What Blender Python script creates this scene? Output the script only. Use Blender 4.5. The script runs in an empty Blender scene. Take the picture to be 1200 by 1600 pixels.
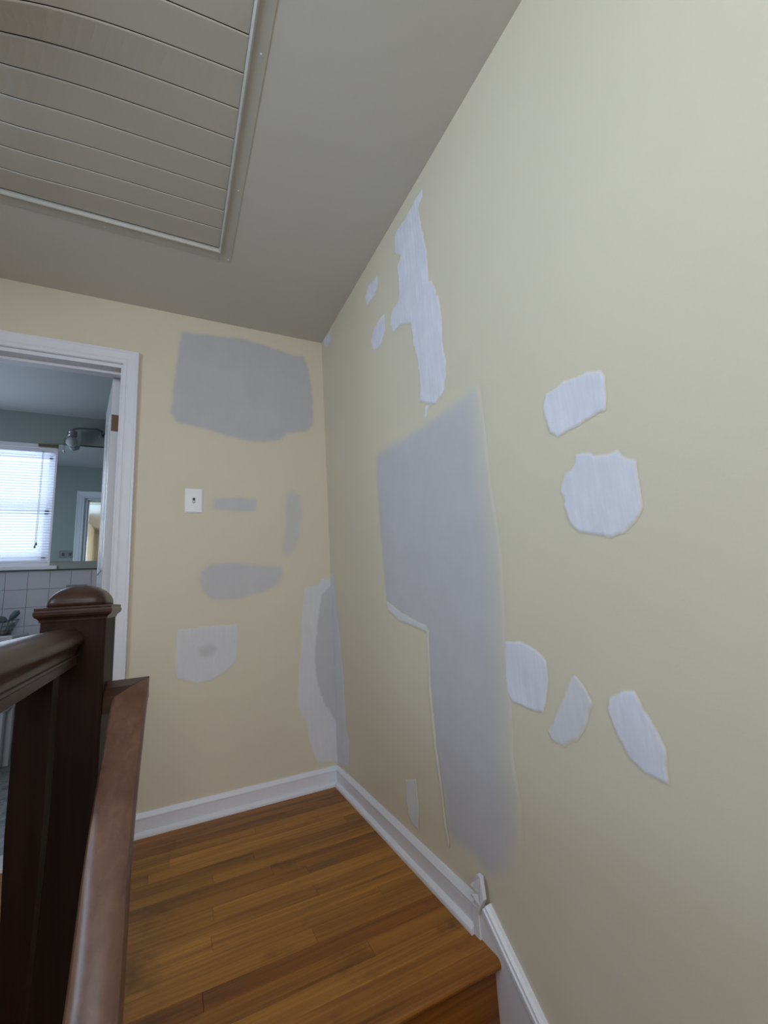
import bpy, bmesh, math, random
import numpy as np
from mathutils import Vector, Matrix

# ------------------------------------------------------------------ camera, world, light, exposure
scene = bpy.context.scene
COL = scene.collection
random.seed(7)

CAM_POS = np.array([-0.795, -2.2916, 0.9331])
YAW, PITCH, ROLL, FPX = 0.4638, 0.1824, -0.0627, 679.2
f_ = np.array([math.sin(YAW) * math.cos(PITCH), math.cos(YAW) * math.cos(PITCH), math.sin(PITCH)])
r_ = np.array([math.cos(YAW), -math.sin(YAW), 0.0])
u_ = np.cross(r_, f_)
rr = math.cos(ROLL) * r_ + math.sin(ROLL) * u_
uu = -math.sin(ROLL) * r_ + math.cos(ROLL) * u_
cam = bpy.data.cameras.new('camera')
cam.sensor_fit = 'HORIZONTAL'
cam.sensor_width = 36.0
cam.lens = FPX / 1200.0 * 36.0
cam.clip_start = 0.02
cam_o = bpy.data.objects.new('camera', cam)
COL.objects.link(cam_o)
cam_o.matrix_world = Matrix(((rr[0], uu[0], -f_[0], CAM_POS[0]), (rr[1], uu[1], -f_[1], CAM_POS[1]),
                             (rr[2], uu[2], -f_[2], CAM_POS[2]), (0, 0, 0, 1)))
scene.camera = cam_o

world = bpy.data.worlds.new('daylight')
scene.world = world
world.use_nodes = True
bg = world.node_tree.nodes['Background']
bg.inputs['Color'].default_value = (0.72, 0.84, 1.0, 1)
bg.inputs['Strength'].default_value = 1.0


def area_light(name, loc, rot, sx, sy, power, color):
    l = bpy.data.lights.new(name, 'AREA')
    l.shape = 'RECTANGLE'
    l.size, l.size_y = sx, sy
    l.energy = power
    l.color = color
    o = bpy.data.objects.new(name, l)
    o.location = loc
    o.rotation_euler = rot
    COL.objects.link(o)
    return o


# daylight through the hall side and bathroom windows, plus two added fill lights
area_light('daylight_hall_side', (-2.20, -1.95, 1.88), (0, math.radians(-90), 0), 0.98, 1.05, 29.8, (0.575, 0.777, 1.0))
area_light('added_fill_hall_rear', (-0.95, -4.42, 1.86), (math.radians(90), 0, 0), 0.80, 0.90, 28, (1.0, 0.93, 0.87))  # warm fill added to brighten the end wall, behind an unseen rear window
area_light('daylight_bathroom', (-1.95, 1.95, 1.73), (math.radians(-90), 0, 0), 0.75, 0.9, 13, (0.72, 0.85, 1.0))
area_light('added_fill_bathroom_side', (-2.62, 0.95, 1.70), (0, math.radians(-90), 0), 0.75, 0.60, 8, (0.76, 0.86, 1.0))  # fill added to brighten the bathroom from its unseen left side

scene.view_settings.view_transform = 'Standard'
scene.view_settings.look = 'None'
scene.view_settings.gamma = 1.0
scene.view_settings.exposure = 0.0
scene.view_settings.use_curve_mapping = False

H = 2.44


# ------------------------------------------------------------------ helpers
def tag(o, label=None, cat=None, group=None, kind=None):
    if label: o['label'] = label
    if cat: o['category'] = cat
    if group: o['group'] = group
    if kind: o['kind'] = kind
    return o


class MB:
    """collects geometry, build() links it as ONE mesh object"""

    def __init__(self):
        self.v, self.f, self.s = [], [], []

    def add(self, verts, faces, smooth=False):
        b = len(self.v)
        self.v += [tuple(map(float, p)) for p in verts]
        self.f += [tuple(i + b for i in fc) for fc in faces]
        self.s += [smooth] * len(faces)
        return self

    def box(self, x0, x1, y0, y1, z0, z1, bev=0.0):
        if bev <= 0:
            v = [(x, y, z) for z in (z0, z1) for y in (y0, y1) for x in (x0, x1)]
            return self.add(v, [(0, 2, 3, 1), (4, 5, 7, 6), (0, 1, 5, 4), (2, 6, 7, 3), (0, 4, 6, 2), (1, 3, 7, 5)])
        bm = bmesh.new()
        bmesh.ops.create_cube(bm, size=1)
        for p in bm.verts:
            p.co = Vector(((x0 + x1) / 2 + p.co.x * (x1 - x0), (y0 + y1) / 2 + p.co.y * (y1 - y0), (z0 + z1) / 2 + p.co.z * (z1 - z0)))
        bmesh.ops.bevel(bm, geom=bm.edges[:], offset=bev, segments=2, affect='EDGES', profile=0.6)
        self.bm(bm)
        return self

    def bm(self, bm, smooth=False):
        bm.verts.index_update()
        self.add([p.co for p in bm.verts], [[q.index for q in fc.verts] for fc in bm.faces], smooth)
        bm.free()

    def sweep(self, prof, frames, closed=True, caps=True, smooth=True):
        """prof: list of (a,b); frames: list of (origin, axisA, axisB)"""
        n = len(prof)
        vs, fs = [], []
        for o, A, B in frames:
            o, A, B = Vector(o), Vector(A), Vector(B)
            for a, b in prof:
                vs.append(o + A * a + B * b)
        m = n if closed else n - 1
        for k in range(len(frames) - 1):
            for i in range(m):
                j = (i + 1) % n
                fs.append((k * n + i, k * n + j, (k + 1) * n + j, (k + 1) * n + i))
        self.add(vs, fs, smooth)
        if caps and closed:
            b = len(self.v) - len(vs)
            self.f.append(tuple(b + i for i in range(n))[::-1]); self.s.append(False)
            e = b + (len(frames) - 1) * n
            self.f.append(tuple(e + i for i in range(n))); self.s.append(False)
        return self

    def tube(self, pts, r, seg=8, caps=True):
        pts = [Vector(p) for p in pts]
        fr = []
        for i, p in enumerate(pts):
            t = (pts[min(i + 1, len(pts) - 1)] - pts[max(i - 1, 0)]).normalized()
            up = Vector((0, 0, 1)) if abs(t.z) < 0.9 else Vector((1, 0, 0))
            a = t.cross(up).normalized()
            fr.append((p, a, a.cross(t)))
        rad = r if isinstance(r, (list, tuple)) else [r] * len(pts)
        prof = [(math.cos(2 * math.pi * k / seg), math.sin(2 * math.pi * k / seg)) for k in range(seg)]
        fr = [(o, A * q, B * q) for (o, A, B), q in zip(fr, rad)]
        return self.sweep(prof, fr, True, caps)

    def build(self, name, m, parent=None, loc=None):
        me = bpy.data.meshes.new(name)
        me.from_pydata(self.v, [], self.f)
        me.polygons.foreach_set('use_smooth', self.s)
        bm = bmesh.new(); bm.from_mesh(me)
        bmesh.ops.recalc_face_normals(bm, faces=bm.faces[:])
        bm.to_mesh(me); bm.free()
        if m is not None: me.materials.append(m)
        o = bpy.data.objects.new(name, me)
        COL.objects.link(o)
        if loc: o.location = loc
        if parent: o.parent = parent
        return o


def empty(name, loc=(0, 0, 0)):
    o = bpy.data.objects.new(name, None)
    o.location = loc
    o.empty_display_size = 0.05
    COL.objects.link(o)
    return o


def child(parent, name, m, mb):
    """part given in world coordinates under an Empty or mesh with only a translation"""
    off = parent.location
    p = parent
    if p.parent: off = off + p.parent.location
    mb.v = [(x - off.x, y - off.y, z - off.z) for x, y, z in mb.v]
    return mb.build(name, m, parent)


def smooth_by_angle(o, ang=40):
    me = o.data
    me.polygons.foreach_set('use_smooth', [True] * len(me.polygons))
    try:
        me.set_sharp_from_angle(angle=math.radians(ang))
    except Exception:
        pass


# ------------------------------------------------------------------ materials
def mat(name):
    m = bpy.data.materials.new(name)
    m.use_nodes = True
    nt = m.node_tree
    b = nt.nodes['Principled BSDF']
    return m, nt, b


def N(nt, t, **kw):
    n = nt.nodes.new(t)
    for k, v in kw.items(): setattr(n, k, v)
    return n


def lk(nt, a, b): nt.links.new(a, b)


def noise_node(nt, scale, detail=4, rough=0.6, vec=None):
    n = N(nt, 'ShaderNodeTexNoise')
    n.inputs['Scale'].default_value = scale
    n.inputs['Detail'].default_value = detail
    n.inputs['Roughness'].default_value = rough
    if vec is not None: lk(nt, vec, n.inputs['Vector'])
    return n


def mixc(nt, fac, a, b, blend='MIX'):
    n = N(nt, 'ShaderNodeMix', data_type='RGBA', blend_type=blend)
    for sock, val in ((n.inputs[0], fac), (n.inputs[6], a), (n.inputs[7], b)):
        if hasattr(val, 'is_linked'): lk(nt, val, sock)
        elif isinstance(val, (int, float)): sock.default_value = val
        else: sock.default_value = (*val, 1) if len(val) == 3 else val
    return n.outputs[2]


def ramp(nt, fac, p0, p1):
    n = N(nt, 'ShaderNodeMapRange')
    n.inputs[1].default_value, n.inputs[2].default_value = p0, p1
    lk(nt, fac, n.inputs[0])
    return n.outputs[0]


def bump(nt, b, h, strength, dist):
    n = N(nt, 'ShaderNodeBump')
    n.inputs['Strength'].default_value = strength
    n.inputs['Distance'].default_value = dist
    lk(nt, h, n.inputs['Height'])
    lk(nt, n.outputs[0], b.inputs['Normal'])


YELLOW = (0.660, 0.598, 0.472)


def paint_color(nt, pos, col, var=0.06):
    n = noise_node(nt, 2.2, 5, 0.6, pos)
    dark = tuple(c * (1 - var) for c in col)
    lite = tuple(min(1, c * (1 + var)) for c in col)
    return mixc(nt, n.outputs['Fac'], dark, lite)


def wall_paint(name, col, rough=0.55, var=0.05):
    m, nt, b = mat(name)
    g = N(nt, 'ShaderNodeNewGeometry')
    lk(nt, paint_color(nt, g.outputs['Position'], col, var), b.inputs['Base Color'])
    b.inputs['Roughness'].default_value = rough
    b.inputs['Specular IOR Level'].default_value = 0.3
    nb = noise_node(nt, 140, 3, 0.6, g.outputs['Position'])
    bump(nt, b, nb.outputs['Fac'], 0.12, 0.002)
    return m


def compound(name, col, streak=0.08, sx=6, sz=60, under=None, skim=None):
    """filler or primer over the yellow paint; the vertex attribute 'cover' says how much of the paint it hides"""
    m, nt, b = mat(name)
    g = N(nt, 'ShaderNodeNewGeometry')
    base = paint_color(nt, g.outputs['Position'], under or YELLOW, 0.05)
    mp = N(nt, 'ShaderNodeMapping')
    mp.inputs['Scale'].default_value = (sz, sz, sx)
    lk(nt, g.outputs['Position'], mp.inputs['Vector'])
    ns = noise_node(nt, 1.0, 4, 0.65, mp.outputs[0])
    nl = noise_node(nt, 9, 4, 0.6, g.outputs['Position'])
    add = N(nt, 'ShaderNodeMath', operation='MULTIPLY')
    lk(nt, ns.outputs['Fac'], add.inputs[0]); lk(nt, nl.outputs['Fac'], add.inputs[1])
    c = mixc(nt, ramp(nt, add.outputs[0], 0.12, 0.42), tuple(k * (1 - streak) for k in col), tuple(min(1, k * (1 + streak)) for k in col))
    at = N(nt, 'ShaderNodeAttribute', attribute_name='cover')
    if skim:
        at2 = N(nt, 'ShaderNodeAttribute', attribute_name='cover2')
        c = mixc(nt, at2.outputs['Fac'], paint_color(nt, g.outputs['Position'], skim, 0.04), c)
    lk(nt, mixc(nt, at.outputs['Fac'], base, c), b.inputs['Base Color'])
    b.inputs['Roughness'].default_value = 0.8
    b.inputs['Specular IOR Level'].default_value = 0.15
    bump(nt, b, ns.outputs['Fac'], 0.15, 0.002)
    return m


def gloss_paint(name, col, rough=0.35, var=0.03, spec=0.4):
    m, nt, b = mat(name)
    g = N(nt, 'ShaderNodeNewGeometry')
    lk(nt, paint_color(nt, g.outputs['Position'], col, var), b.inputs['Base Color'])
    b.inputs['Roughness'].default_value = rough
    b.inputs['Specular IOR Level'].default_value = spec
    nb = noise_node(nt, 45, 3, 0.5, g.outputs['Position'])
    bump(nt, b, nb.outputs['Fac'], 0.06, 0.002)
    return m


def wood(name, c_dark, c_mid, c_lite, axis='X', rough=0.35, objcolor=False, freq=70, along=1.6, coat=0.0, stain=True, spec=0.4):
    m, nt, b = mat(name)
    tc = N(nt, 'ShaderNodeTexCoord')
    oi = N(nt, 'ShaderNodeObjectInfo')
    g = N(nt, 'ShaderNodeNewGeometry')
    vec = g.outputs['Position']
    mul = N(nt, 'ShaderNodeVectorMath', operation='MULTIPLY_ADD')
    cmb = N(nt, 'ShaderNodeCombineXYZ')
    for k in range(3): lk(nt, oi.outputs['Random'], cmb.inputs[k])
    lk(nt, cmb.outputs[0], mul.inputs[0])
    mul.inputs[1].default_value = (37, 53, 71)
    lk(nt, vec, mul.inputs[2])
    mp = N(nt, 'ShaderNodeMapping')
    sc = {'X': (along, freq, freq), 'Y': (freq, along, freq), 'Z': (freq, freq, along)}[axis]
    mp.inputs['Scale'].default_value = sc
    lk(nt, mul.outputs[0], mp.inputs['Vector'])
    n1 = noise_node(nt, 1.0, 6, 0.62, mp.outputs[0])
    n1.inputs['Distortion'].default_value = 0.5
    mp2 = N(nt, 'ShaderNodeMapping')
    mp2.inputs['Scale'].default_value = tuple(q * (0.22 if q > 5 else 0.9) for q in sc)
    lk(nt, mul.outputs[0], mp2.inputs['Vector'])
    n2 = noise_node(nt, 1.0, 3, 0.5, mp2.outputs[0])
    c = mixc(nt, ramp(nt, n1.outputs['Fac'], 0.3, 0.7), c_dark, c_lite)
    c = mixc(nt, 0.55, c, mixc(nt, ramp(nt, n2.outputs['Fac'], 0.32, 0.68), c_dark, c_mid))
    if stain:
        n3 = noise_node(nt, 3.1, 4, 0.65, g.outputs['Position'])
        c = mixc(nt, ramp(nt, n3.outputs['Fac'], 0.56, 0.74), c, tuple(k * 0.45 for k in c_dark))
    if objcolor: c = mixc(nt, 1.0, c, oi.outputs['Color'], 'MULTIPLY')
    lk(nt, c, b.inputs['Base Color'])
    b.inputs['Roughness'].default_value = rough
    b.inputs['Specular IOR Level'].default_value = spec
    b.inputs['Coat Weight'].default_value = coat
    b.inputs['Coat Roughness'].default_value = 0.25
    bump(nt, b, n1.outputs['Fac'], 0.12, 0.0015)
    return m


def plain(name, col, rough=0.5, metal=0.0, spec=0.5):
    m, nt, b = mat(name)
    g = N(nt, 'ShaderNodeNewGeometry')
    lk(nt, paint_color(nt, g.outputs['Position'], col, 0.04), b.inputs['Base Color'])
    b.inputs['Roughness'].default_value = rough
    b.inputs['Metallic'].default_value = metal
    b.inputs['Specular IOR Level'].default_value = spec
    return m


M = {}
M['yellow'] = wall_paint('yellow_wall_paint', YELLOW)
M['ceiling'] = wall_paint('ceiling_paint', (0.60, 0.575, 0.535), 0.7, 0.05)
M['white'] = gloss_paint('white_trim_paint', (0.72, 0.72, 0.775), 0.32)
M['whitedoor'] = gloss_paint('white_door_paint', (0.70, 0.71, 0.76), 0.25)
M['filler'] = compound('white_joint_compound', (0.70, 0.695, 0.775), 0.09)
M['filler_grey'] = compound('thin_joint_compound', (0.655, 0.645, 0.675), 0.05)
M['primer'] = compound('grey_primer', (0.50, 0.485, 0.50), 0.04, 5, 8)
M['primer_lite'] = compound('light_grey_primer', (0.55, 0.535, 0.545), 0.04, 5, 8)
M['spot'] = compound('damp_filler', (0.56, 0.55, 0.56), 0.04, 5, 8, (0.655, 0.645, 0.675))
M['sanded'] = compound('sanded_filler', (0.52, 0.51, 0.525), 0.04, 5, 8, (0.655, 0.645, 0.675))
M['primer_big'] = compound('grey_primer_over_skim', (0.535, 0.518, 0.54), 0.04, 5, 8, None, (0.61, 0.57, 0.51))
M['ridge'] = compound('cream_ridge', (0.66, 0.64, 0.56), 0.04)
M['shutter'] = gloss_paint('shutter_paint', (0.52, 0.48, 0.42), 0.6)
M['hatchtrim'] = gloss_paint('shutter_trim_paint', (0.52, 0.50, 0.455), 0.4)
M['darkvoid'] = plain('attic_dark', (0.03, 0.028, 0.025), 0.9)
M['floor'] = wood('oak_floor', (0.150, 0.054, 0.010), (0.37, 0.160, 0.026), (0.52, 0.250, 0.048), 'X', 0.5, True, 75, 2.0, 0.0)
M['darkwood_z'] = wood('dark_wood_upright', (0.010, 0.0045, 0.0035), (0.020, 0.009, 0.007), (0.034, 0.016, 0.012), 'Z', 0.55, False, 60, 2.2, 0.0, False, 0.12)
M['darkwood_y'] = wood('dark_wood_rail', (0.020, 0.009, 0.007), (0.042, 0.019, 0.014), (0.072, 0.035, 0.026), 'Y', 0.33, False, 60, 2.2, 0.0, False, 0.28)
M['wornwood'] = wood('worn_wood_rail', (0.085, 0.036, 0.022), (0.15, 0.070, 0.042), (0.22, 0.115, 0.075), 'Y', 0.37, False, 55, 3.0, 0.0, False, 0.5)
M['returnwood'] = wood('return_wood', (0.035, 0.016, 0.011), (0.065, 0.032, 0.022), (0.10, 0.052, 0.038), 'X', 0.28, False, 55, 3.0, 0.0, False, 0.5)
M['sage'] = wall_paint('sage_wall_paint', (0.30, 0.34, 0.325), 0.6)
M['bathceiling'] = wall_paint('bathroom_ceiling_paint', (0.50, 0.51, 0.52), 0.7)
M['tile'] = gloss_paint('white_glazed_tile', (0.50, 0.50, 0.555), 0.2, 0.04, 0.5)
M['grout'] = wall_paint('grout', (0.42, 0.42, 0.44), 0.9)
M['porcelain'] = gloss_paint('white_enamel', (0.66, 0.67, 0.70), 0.2)
M['brass'] = plain('aged_brass', (0.15, 0.105, 0.06), 0.45, 0.5)
M['chrome'] = plain('dull_chrome', (0.35, 0.36, 0.37), 0.3, 0.9)
M['black'] = plain('black_plastic', (0.01, 0.01, 0.012), 0.4)
M['plastic'] = plain('white_plastic', (0.76, 0.76, 0.79), 0.3)
M['olive'] = plain('olive_brown_rod', (0.12, 0.10, 0.055), 0.5)
M['wire'] = plain('grey_wire', (0.16, 0.18, 0.19), 0.45, 0.5)
M['cloth'] = plain('teal_grey_cloth', (0.11, 0.15, 0.155), 0.9)
M['bottle'] = plain('pale_bottle', (0.42, 0.44, 0.47), 0.4)
M['bin'] = plain('grey_bin', (0.20, 0.205, 0.21), 0.6)

m, nt, b = mat('mirror_glass')
b.inputs['Base Color'].default_value = (0.74, 0.80, 0.80, 1)
b.inputs['Metallic'].default_value = 1.0
b.inputs['Roughness'].default_value = 0.02
M['mirror'] = m

m, nt, b = mat('window_pane')
out = nt.nodes['Material Output']
tr = N(nt, 'ShaderNodeBsdfTransparent'); gl = N(nt, 'ShaderNodeBsdfGlossy')
gl.inputs['Roughness'].default_value = 0.02
mx = N(nt, 'ShaderNodeMixShader'); mx.inputs[0].default_value = 0.06
lk(nt, tr.outputs[0], mx.inputs[1]); lk(nt, gl.outputs[0], mx.inputs[2]); lk(nt, mx.outputs[0], out.inputs['Surface'])
M['pane'] = m

m, nt, b = mat('frosted_glass')
b.inputs['Base Color'].default_value = (0.62, 0.66, 0.68, 1)
b.inputs['Roughness'].default_value = 0.35
b.inputs['Transmission Weight'].default_value = 0.35
M['frost'] = m

m, nt, b = mat('blind_slat_vinyl')
out = nt.nodes['Material Output']
df = N(nt, 'ShaderNodeBsdfDiffuse'); tl = N(nt, 'ShaderNodeBsdfTranslucent')
df.inputs['Color'].default_value = (0.78, 0.80, 0.84, 1); tl.inputs['Color'].default_value = (0.80, 0.86, 0.95, 1)
mx = N(nt, 'ShaderNodeMixShader'); mx.inputs[0].default_value = 0.5
lk(nt, df.outputs[0], mx.inputs[1]); lk(nt, tl.outputs[0], mx.inputs[2]); lk(nt, mx.outputs[0], out.inputs['Surface'])
M['slat'] = m

m, nt, b = mat('mottled_bathroom_floor')
g = N(nt, 'ShaderNodeNewGeometry')
vo = N(nt, 'ShaderNodeTexVoronoi'); vo.inputs['Scale'].default_value = 38
lk(nt, g.outputs['Position'], vo.inputs['Vector'])
lk(nt, mixc(nt, vo.outputs['Color'], (0.16, 0.18, 0.19), (0.40, 0.42, 0.44)), b.inputs['Base Color'])
b.inputs['Roughness'].default_value = 0.5
M['bathfloor'] = m


# ------------------------------------------------------------------ the shell: hall, stairwell, bathroom
def struct(name, m, mb, label, cat=None):
    o = mb.build(name, m)
    return tag(o, label, cat or name.split('_')[0], None, 'structure')


DX0, DX1, DZ = -1.60, -1.030, 2.098     # door opening to the bathroom
WT = 0.12                               # thickness of the wall with the door
BY = 1.64                               # far bathroom wall
XL, YR = -2.08, -4.30                   # left and rear hall walls
NX = -0.93                              # stairwell side of the hall floor
NOSE = -1.235                           # edge of the top step

wb = MB()
wb.box(XL, DX0, 0, WT, -0.0, H).box(DX1, 0.12, 0, WT, -2.7, H).box(DX0, DX1, 0, WT, DZ, H)
wall_back = struct('wall_back', M['yellow'], wb, 'pale yellow end wall with the bathroom doorway and patched spots')

wr = MB().box(0, 0.12, YR - 0.12, 0, -2.7, H)
wall_right = struct('wall_right', M['yellow'], wr, 'pale yellow wall along the stairs covered in white and grey patches')

# left hall wall with a window opening
wl = MB()
wy0, wy1, wz0, wz1 = -2.51, -1.39, 1.34, 2.40
wl.box(XL - 0.12, XL, YR, wy0, 0, H).box(XL - 0.12, XL, wy1, WT, 0, H).box(XL - 0.12, XL, wy0, wy1, 0, wz0).box(XL - 0.12, XL, wy0, wy1, wz1, H)
struct('wall_left', M['yellow'], wl, 'pale yellow hall wall with a window, behind the viewer on the left')
wq = MB()
qx0, qx1 = -1.40, -0.50
wq.box(XL - 0.12, qx0, YR - 0.12, YR, -2.7, H).box(qx1, 0, YR - 0.12, YR, -2.7, H).box(qx0, qx1, YR - 0.12, YR, -2.7, wz0).box(qx0, qx1, YR - 0.12, YR, wz1, H)
struct('wall_rear', M['yellow'], wq, 'pale yellow hall wall with an added window, behind the viewer')


def hall_window(name, axis, label):
    fr, pn = MB(), MB()
    t = 0.045
    if axis == 'x':
        a0, a1 = wy0, wy1
        B = lambda mb, p0, p1, z0, z1, d0, d1, bv=0.004: mb.box(XL - d1, XL - d0, p0, p1, z0, z1, bv)
    else:
        a0, a1 = qx0, qx1
        B = lambda mb, p0, p1, z0, z1, d0, d1, bv=0.004: mb.box(p0, p1, YR - d1, YR - d0, z0, z1, bv)
    for (p0, p1, z0, z1) in ((a0, a0 + t, wz0, wz1), (a1 - t, a1, wz0, wz1), (a0, a1, wz0, wz0 + t), (a0, a1, wz1 - t, wz1), (a0, a1, 1.83, 1.87)):
        B(fr, p0, p1, z0, z1, 0.02, 0.07)
    o = struct(name, M['white'], fr, label, 'window')
    for z0, z1 in ((wz0 + t, 1.83), (1.87, wz1 - t)):
        q = MB(); B(q, a0 + t, a1 - t, z0, z1, 0.043, 0.047, 0); q.build('pane', M['pane'], o)


hall_window('window_2', 'x', 'white sash window in the left hall wall behind the viewer')
hall_window('window_3_added', 'y', 'white sash window added for fill light in the rear hall wall behind the viewer')  # unseen window added to go with the rear fill light

# ceiling with the square opening of the attic fan shutter
SX0, SX1, SY0, SY1 = -1.95, -0.630, -1.80, -0.532
cl = MB()
cl.box(XL - 0.12, SX0, YR - 0.12, WT, H, H + 0.1).box(SX1, 0.12, YR - 0.12, WT, H, H + 0.1)
cl.box(SX0, SX1, SY1, WT, H, H + 0.1).box(SX0, SX1, YR - 0.12, SY0, H, H + 0.1)
ceiling = struct('ceiling', M['ceiling'], cl, 'flat grey-beige painted hall ceiling around the louvred shutter')

# lower parts of the stairwell
struct('wall_stairwell', M['yellow'], MB().box(NX - 0.1, NX, YR, NOSE - 0.02, -2.7, -0.14), 'plastered side of the stairwell below the hall floor')

# floor: subfloor with single oak strips laid on it
fl = MB()
fl.box(XL, 0, NOSE + 0.045, 0, -0.14, -0.012).box(XL, NX, YR, NOSE + 0.045, -0.14, -0.001)
floor = struct('floor', M['floor'], fl, 'worn orange-brown oak strip floor at the top of the stairs')
floor.color = (1, 1, 1, 1)
W = 0.0615
rows = [0.0] + [-0.0145 - W * k for k in range(0, 20)]
tones = [(.82, .74, .72), (.90, .80, .76), (.86, .76, .72), (.74, .62, .56), (.98, .94, .90), (1.10, 1.08, 1.04), (1.02, 1.02, .98), (.78, .70, .66),
         (1.04, 1.02, .98), (.72, .64, .60), (.86, .80, .76), (1.12, 1.12, 1.06), (1.04, 1.02, .98), (1.18, 1.18, 1.1), (1.12, 1.10, 1.04), (1.05, 1.02, .95),
         (.80, .64, .54), (1.05, .96, .86), (1.12, 1.10, 1.0), (.98, .88, .78)]
fixed_cuts = {1: [-0.633], 12: [-0.341], 14: [-0.167], 6: [-0.10]}
rnd = random.Random(11)
for i in range(len(rows) - 1):
    y1, y0 = rows[i], rows[i + 1]
    cuts = list(fixed_cuts.get(i, []))
    x = -0.02 - rnd.uniform(0.25, 0.9) if not cuts else min(cuts) - rnd.uniform(.5, 1.0)
    while x > XL + 0.3:
        cuts.append(x); x -= rnd.uniform(0.5, 1.3)
    ends = [0.0] + sorted(cuts, reverse=True) + [XL]
    for a, bq in zip(ends[:-1], ends[1:]):
        L = a - bq
        g = 0.0003
        hz = rnd.uniform(-0.0004, 0.0004)
        bv = 0.0007
        xs0, xs1, ys0, ys1 = -L + g, -g, -(y1 - y0) + g, -g
        v = [(xs0, ys0, -0.012), (xs1, ys0, -0.012), (xs1, ys1, -0.012), (xs0, ys1, -0.012),
             (xs0, ys0, hz - bv), (xs1, ys0, hz - bv), (xs1, ys1, hz - bv), (xs0, ys1, hz - bv),
             (xs0 + bv, ys0 + bv, hz), (xs1 - bv, ys0 + bv, hz), (xs1 - bv, ys1 - bv, hz), (xs0 + bv, ys1 - bv, hz)]
        fcs = [(0, 3, 2, 1), (0, 1, 5, 4), (1, 2, 6, 5), (2, 3, 7, 6), (3, 0, 4, 7), (4, 5, 9, 8), (5, 6, 10, 9), (6, 7, 11, 10), (7, 4, 8, 11), (8, 9, 10, 11)]
        o = MB().add(v, fcs).build('floor_board', M['floor'], floor, (a, y1, 0))
        t = tones[i % len(tones)]
        k = rnd.uniform(0.9, 1.08)
        o.color = (t[0] * k, t[1] * k, t[2] * k, 1)

# stairs going down towards the viewer
RISE, RUN = 0.190, 0.229
st = empty('staircase', (-0.46, NOSE, -0.2))
tag(st, 'brown oak staircase going down beside the patched wall', 'stairs', None, 'structure')
for k in range(12):
    zt = -RISE * k
    yn = NOSE - RUN * k
    y_back = yn + 0.052 if k == 0 else yn + RUN + 0.027
    # rounded nosing profile (y, z)
    prof = [(y_back, zt)] + [(yn + 0.014 - 0.014 * math.sin(a), zt - 0.014 + 0.014 * math.cos(a)) for a in [math.pi * j / 8 for j in range(9)]] + [(y_back, zt - 0.028)]
    tr = MB().sweep(prof, [((NX + 0.0, 0, 0), (0, 1, 0), (0, 0, 1)), ((-0.016, 0, 0), (0, 1, 0), (0, 0, 1))], True, True, False)
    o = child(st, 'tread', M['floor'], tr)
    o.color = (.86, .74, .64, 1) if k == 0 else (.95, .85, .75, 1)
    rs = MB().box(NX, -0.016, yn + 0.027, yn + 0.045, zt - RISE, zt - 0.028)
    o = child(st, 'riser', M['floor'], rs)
    o.color = (.60, .48, .38, 1)  # risers toned darker than the treads, their shade put into the colour
    # scotia under the nosing
    sc = MB().sweep([(yn + 0.027, zt - 0.028), (yn + 0.015, zt - 0.028), (yn + 0.018, zt - 0.036), (yn + 0.024, zt - 0.043), (yn + 0.027, zt - 0.046)],
                    [((NX, 0, 0), (0, 1, 0), (0, 0, 1)), ((-0.016, 0, 0), (0, 1, 0), (0, 0, 1))], True, True, False)
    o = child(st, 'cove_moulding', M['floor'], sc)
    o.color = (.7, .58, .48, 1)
struct('floor_lower', M['floor'], MB().box(NX - 0.1, 0, YR, NOSE, -2.75, -2.7), 'wooden floor at the foot of the stairs').color = (1, 1, 1, 1)

# baseboards: flat board, bevelled top, quarter-round shoe
HB = 0.088


def base_profile():
    return [(0, 0.0), (0.030, 0.0), (0.030, 0.006), (0.0285, 0.012), (0.024, 0.017), (0.016, 0.0195), (0.0145, 0.020), (0.0145, 0.064), (0.0155, 0.066),
            (0.0155, 0.071), (0.011, 0.079), (0.009, 0.083), (0.006, HB), (0, HB)]


bb = MB().sweep(base_profile(), [((-0.962, 0, 0), (0, -1, 0), (0, 0, 1)), ((0.0, 0, 0), (0, -1, 0), (0, 0, 1))], True, True, False)
struct('baseboard_back', M['white'], bb, 'white baseboard with shoe moulding under the end wall', 'baseboard')
br = MB()
pr_ = base_profile()
br.sweep([p for p in pr_], [((0, 0, 0), (-1, 0, 0), (0, 0, 1)), ((0, -1.135, 0), (-1, 0, 0), (0, 0, 1))], True, True, False)
struct('baseboard_right', M['white'], br, 'white baseboard with shoe moulding running from the corner to the stairs', 'baseboard')

# stair skirt board with capping, and the chipped tip at its head
SL = RISE / RUN
sk = MB()
ydn = YR
ys = -1.186
poly = [(-1.135, -0.30), (-1.135, 0.078), (-1.160, 0.082), (-1.172, 0.080), (ys, 0.075), (ydn, 0.075 - (ys - ydn) * SL), (ydn, -2.7), (-1.25, -0.40)]
n = len(poly)
vs = [(-0.0001, y, z) for y, z in poly] + [(-0.0155, y, z) for y, z in poly]
sk.add(vs, [tuple(range(n)), tuple(range(n, 2 * n))[::-1]] + [(i, (i + 1) % n, n + (i + 1) % n, n + i) for i in range(n)])
skirt = struct('trim_2', M['white'], sk, 'white stair skirt board sloping down the wall beside the steps', 'trim')
dirv = Vector((0, -1, -SL)).normalized()
nrm = Vector((0, -SL, 1)).normalized()
nrm = Vector((0, -dirv.z, dirv.y)) * -1
nrm = nrm if nrm.z > 0 else -nrm
cap_prof = [(0.0, 0.0), (0.017, 0.0), (0.018, 0.002), (0.018, 0.008), (0.0158, 0.0105), (0.019, 0.013), (0.022, 0.017), (0.022, 0.023), (0.0185, 0.026), (0.0175, 0.032), (0.010, 0.036), (0.0, 0.037)]
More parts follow.
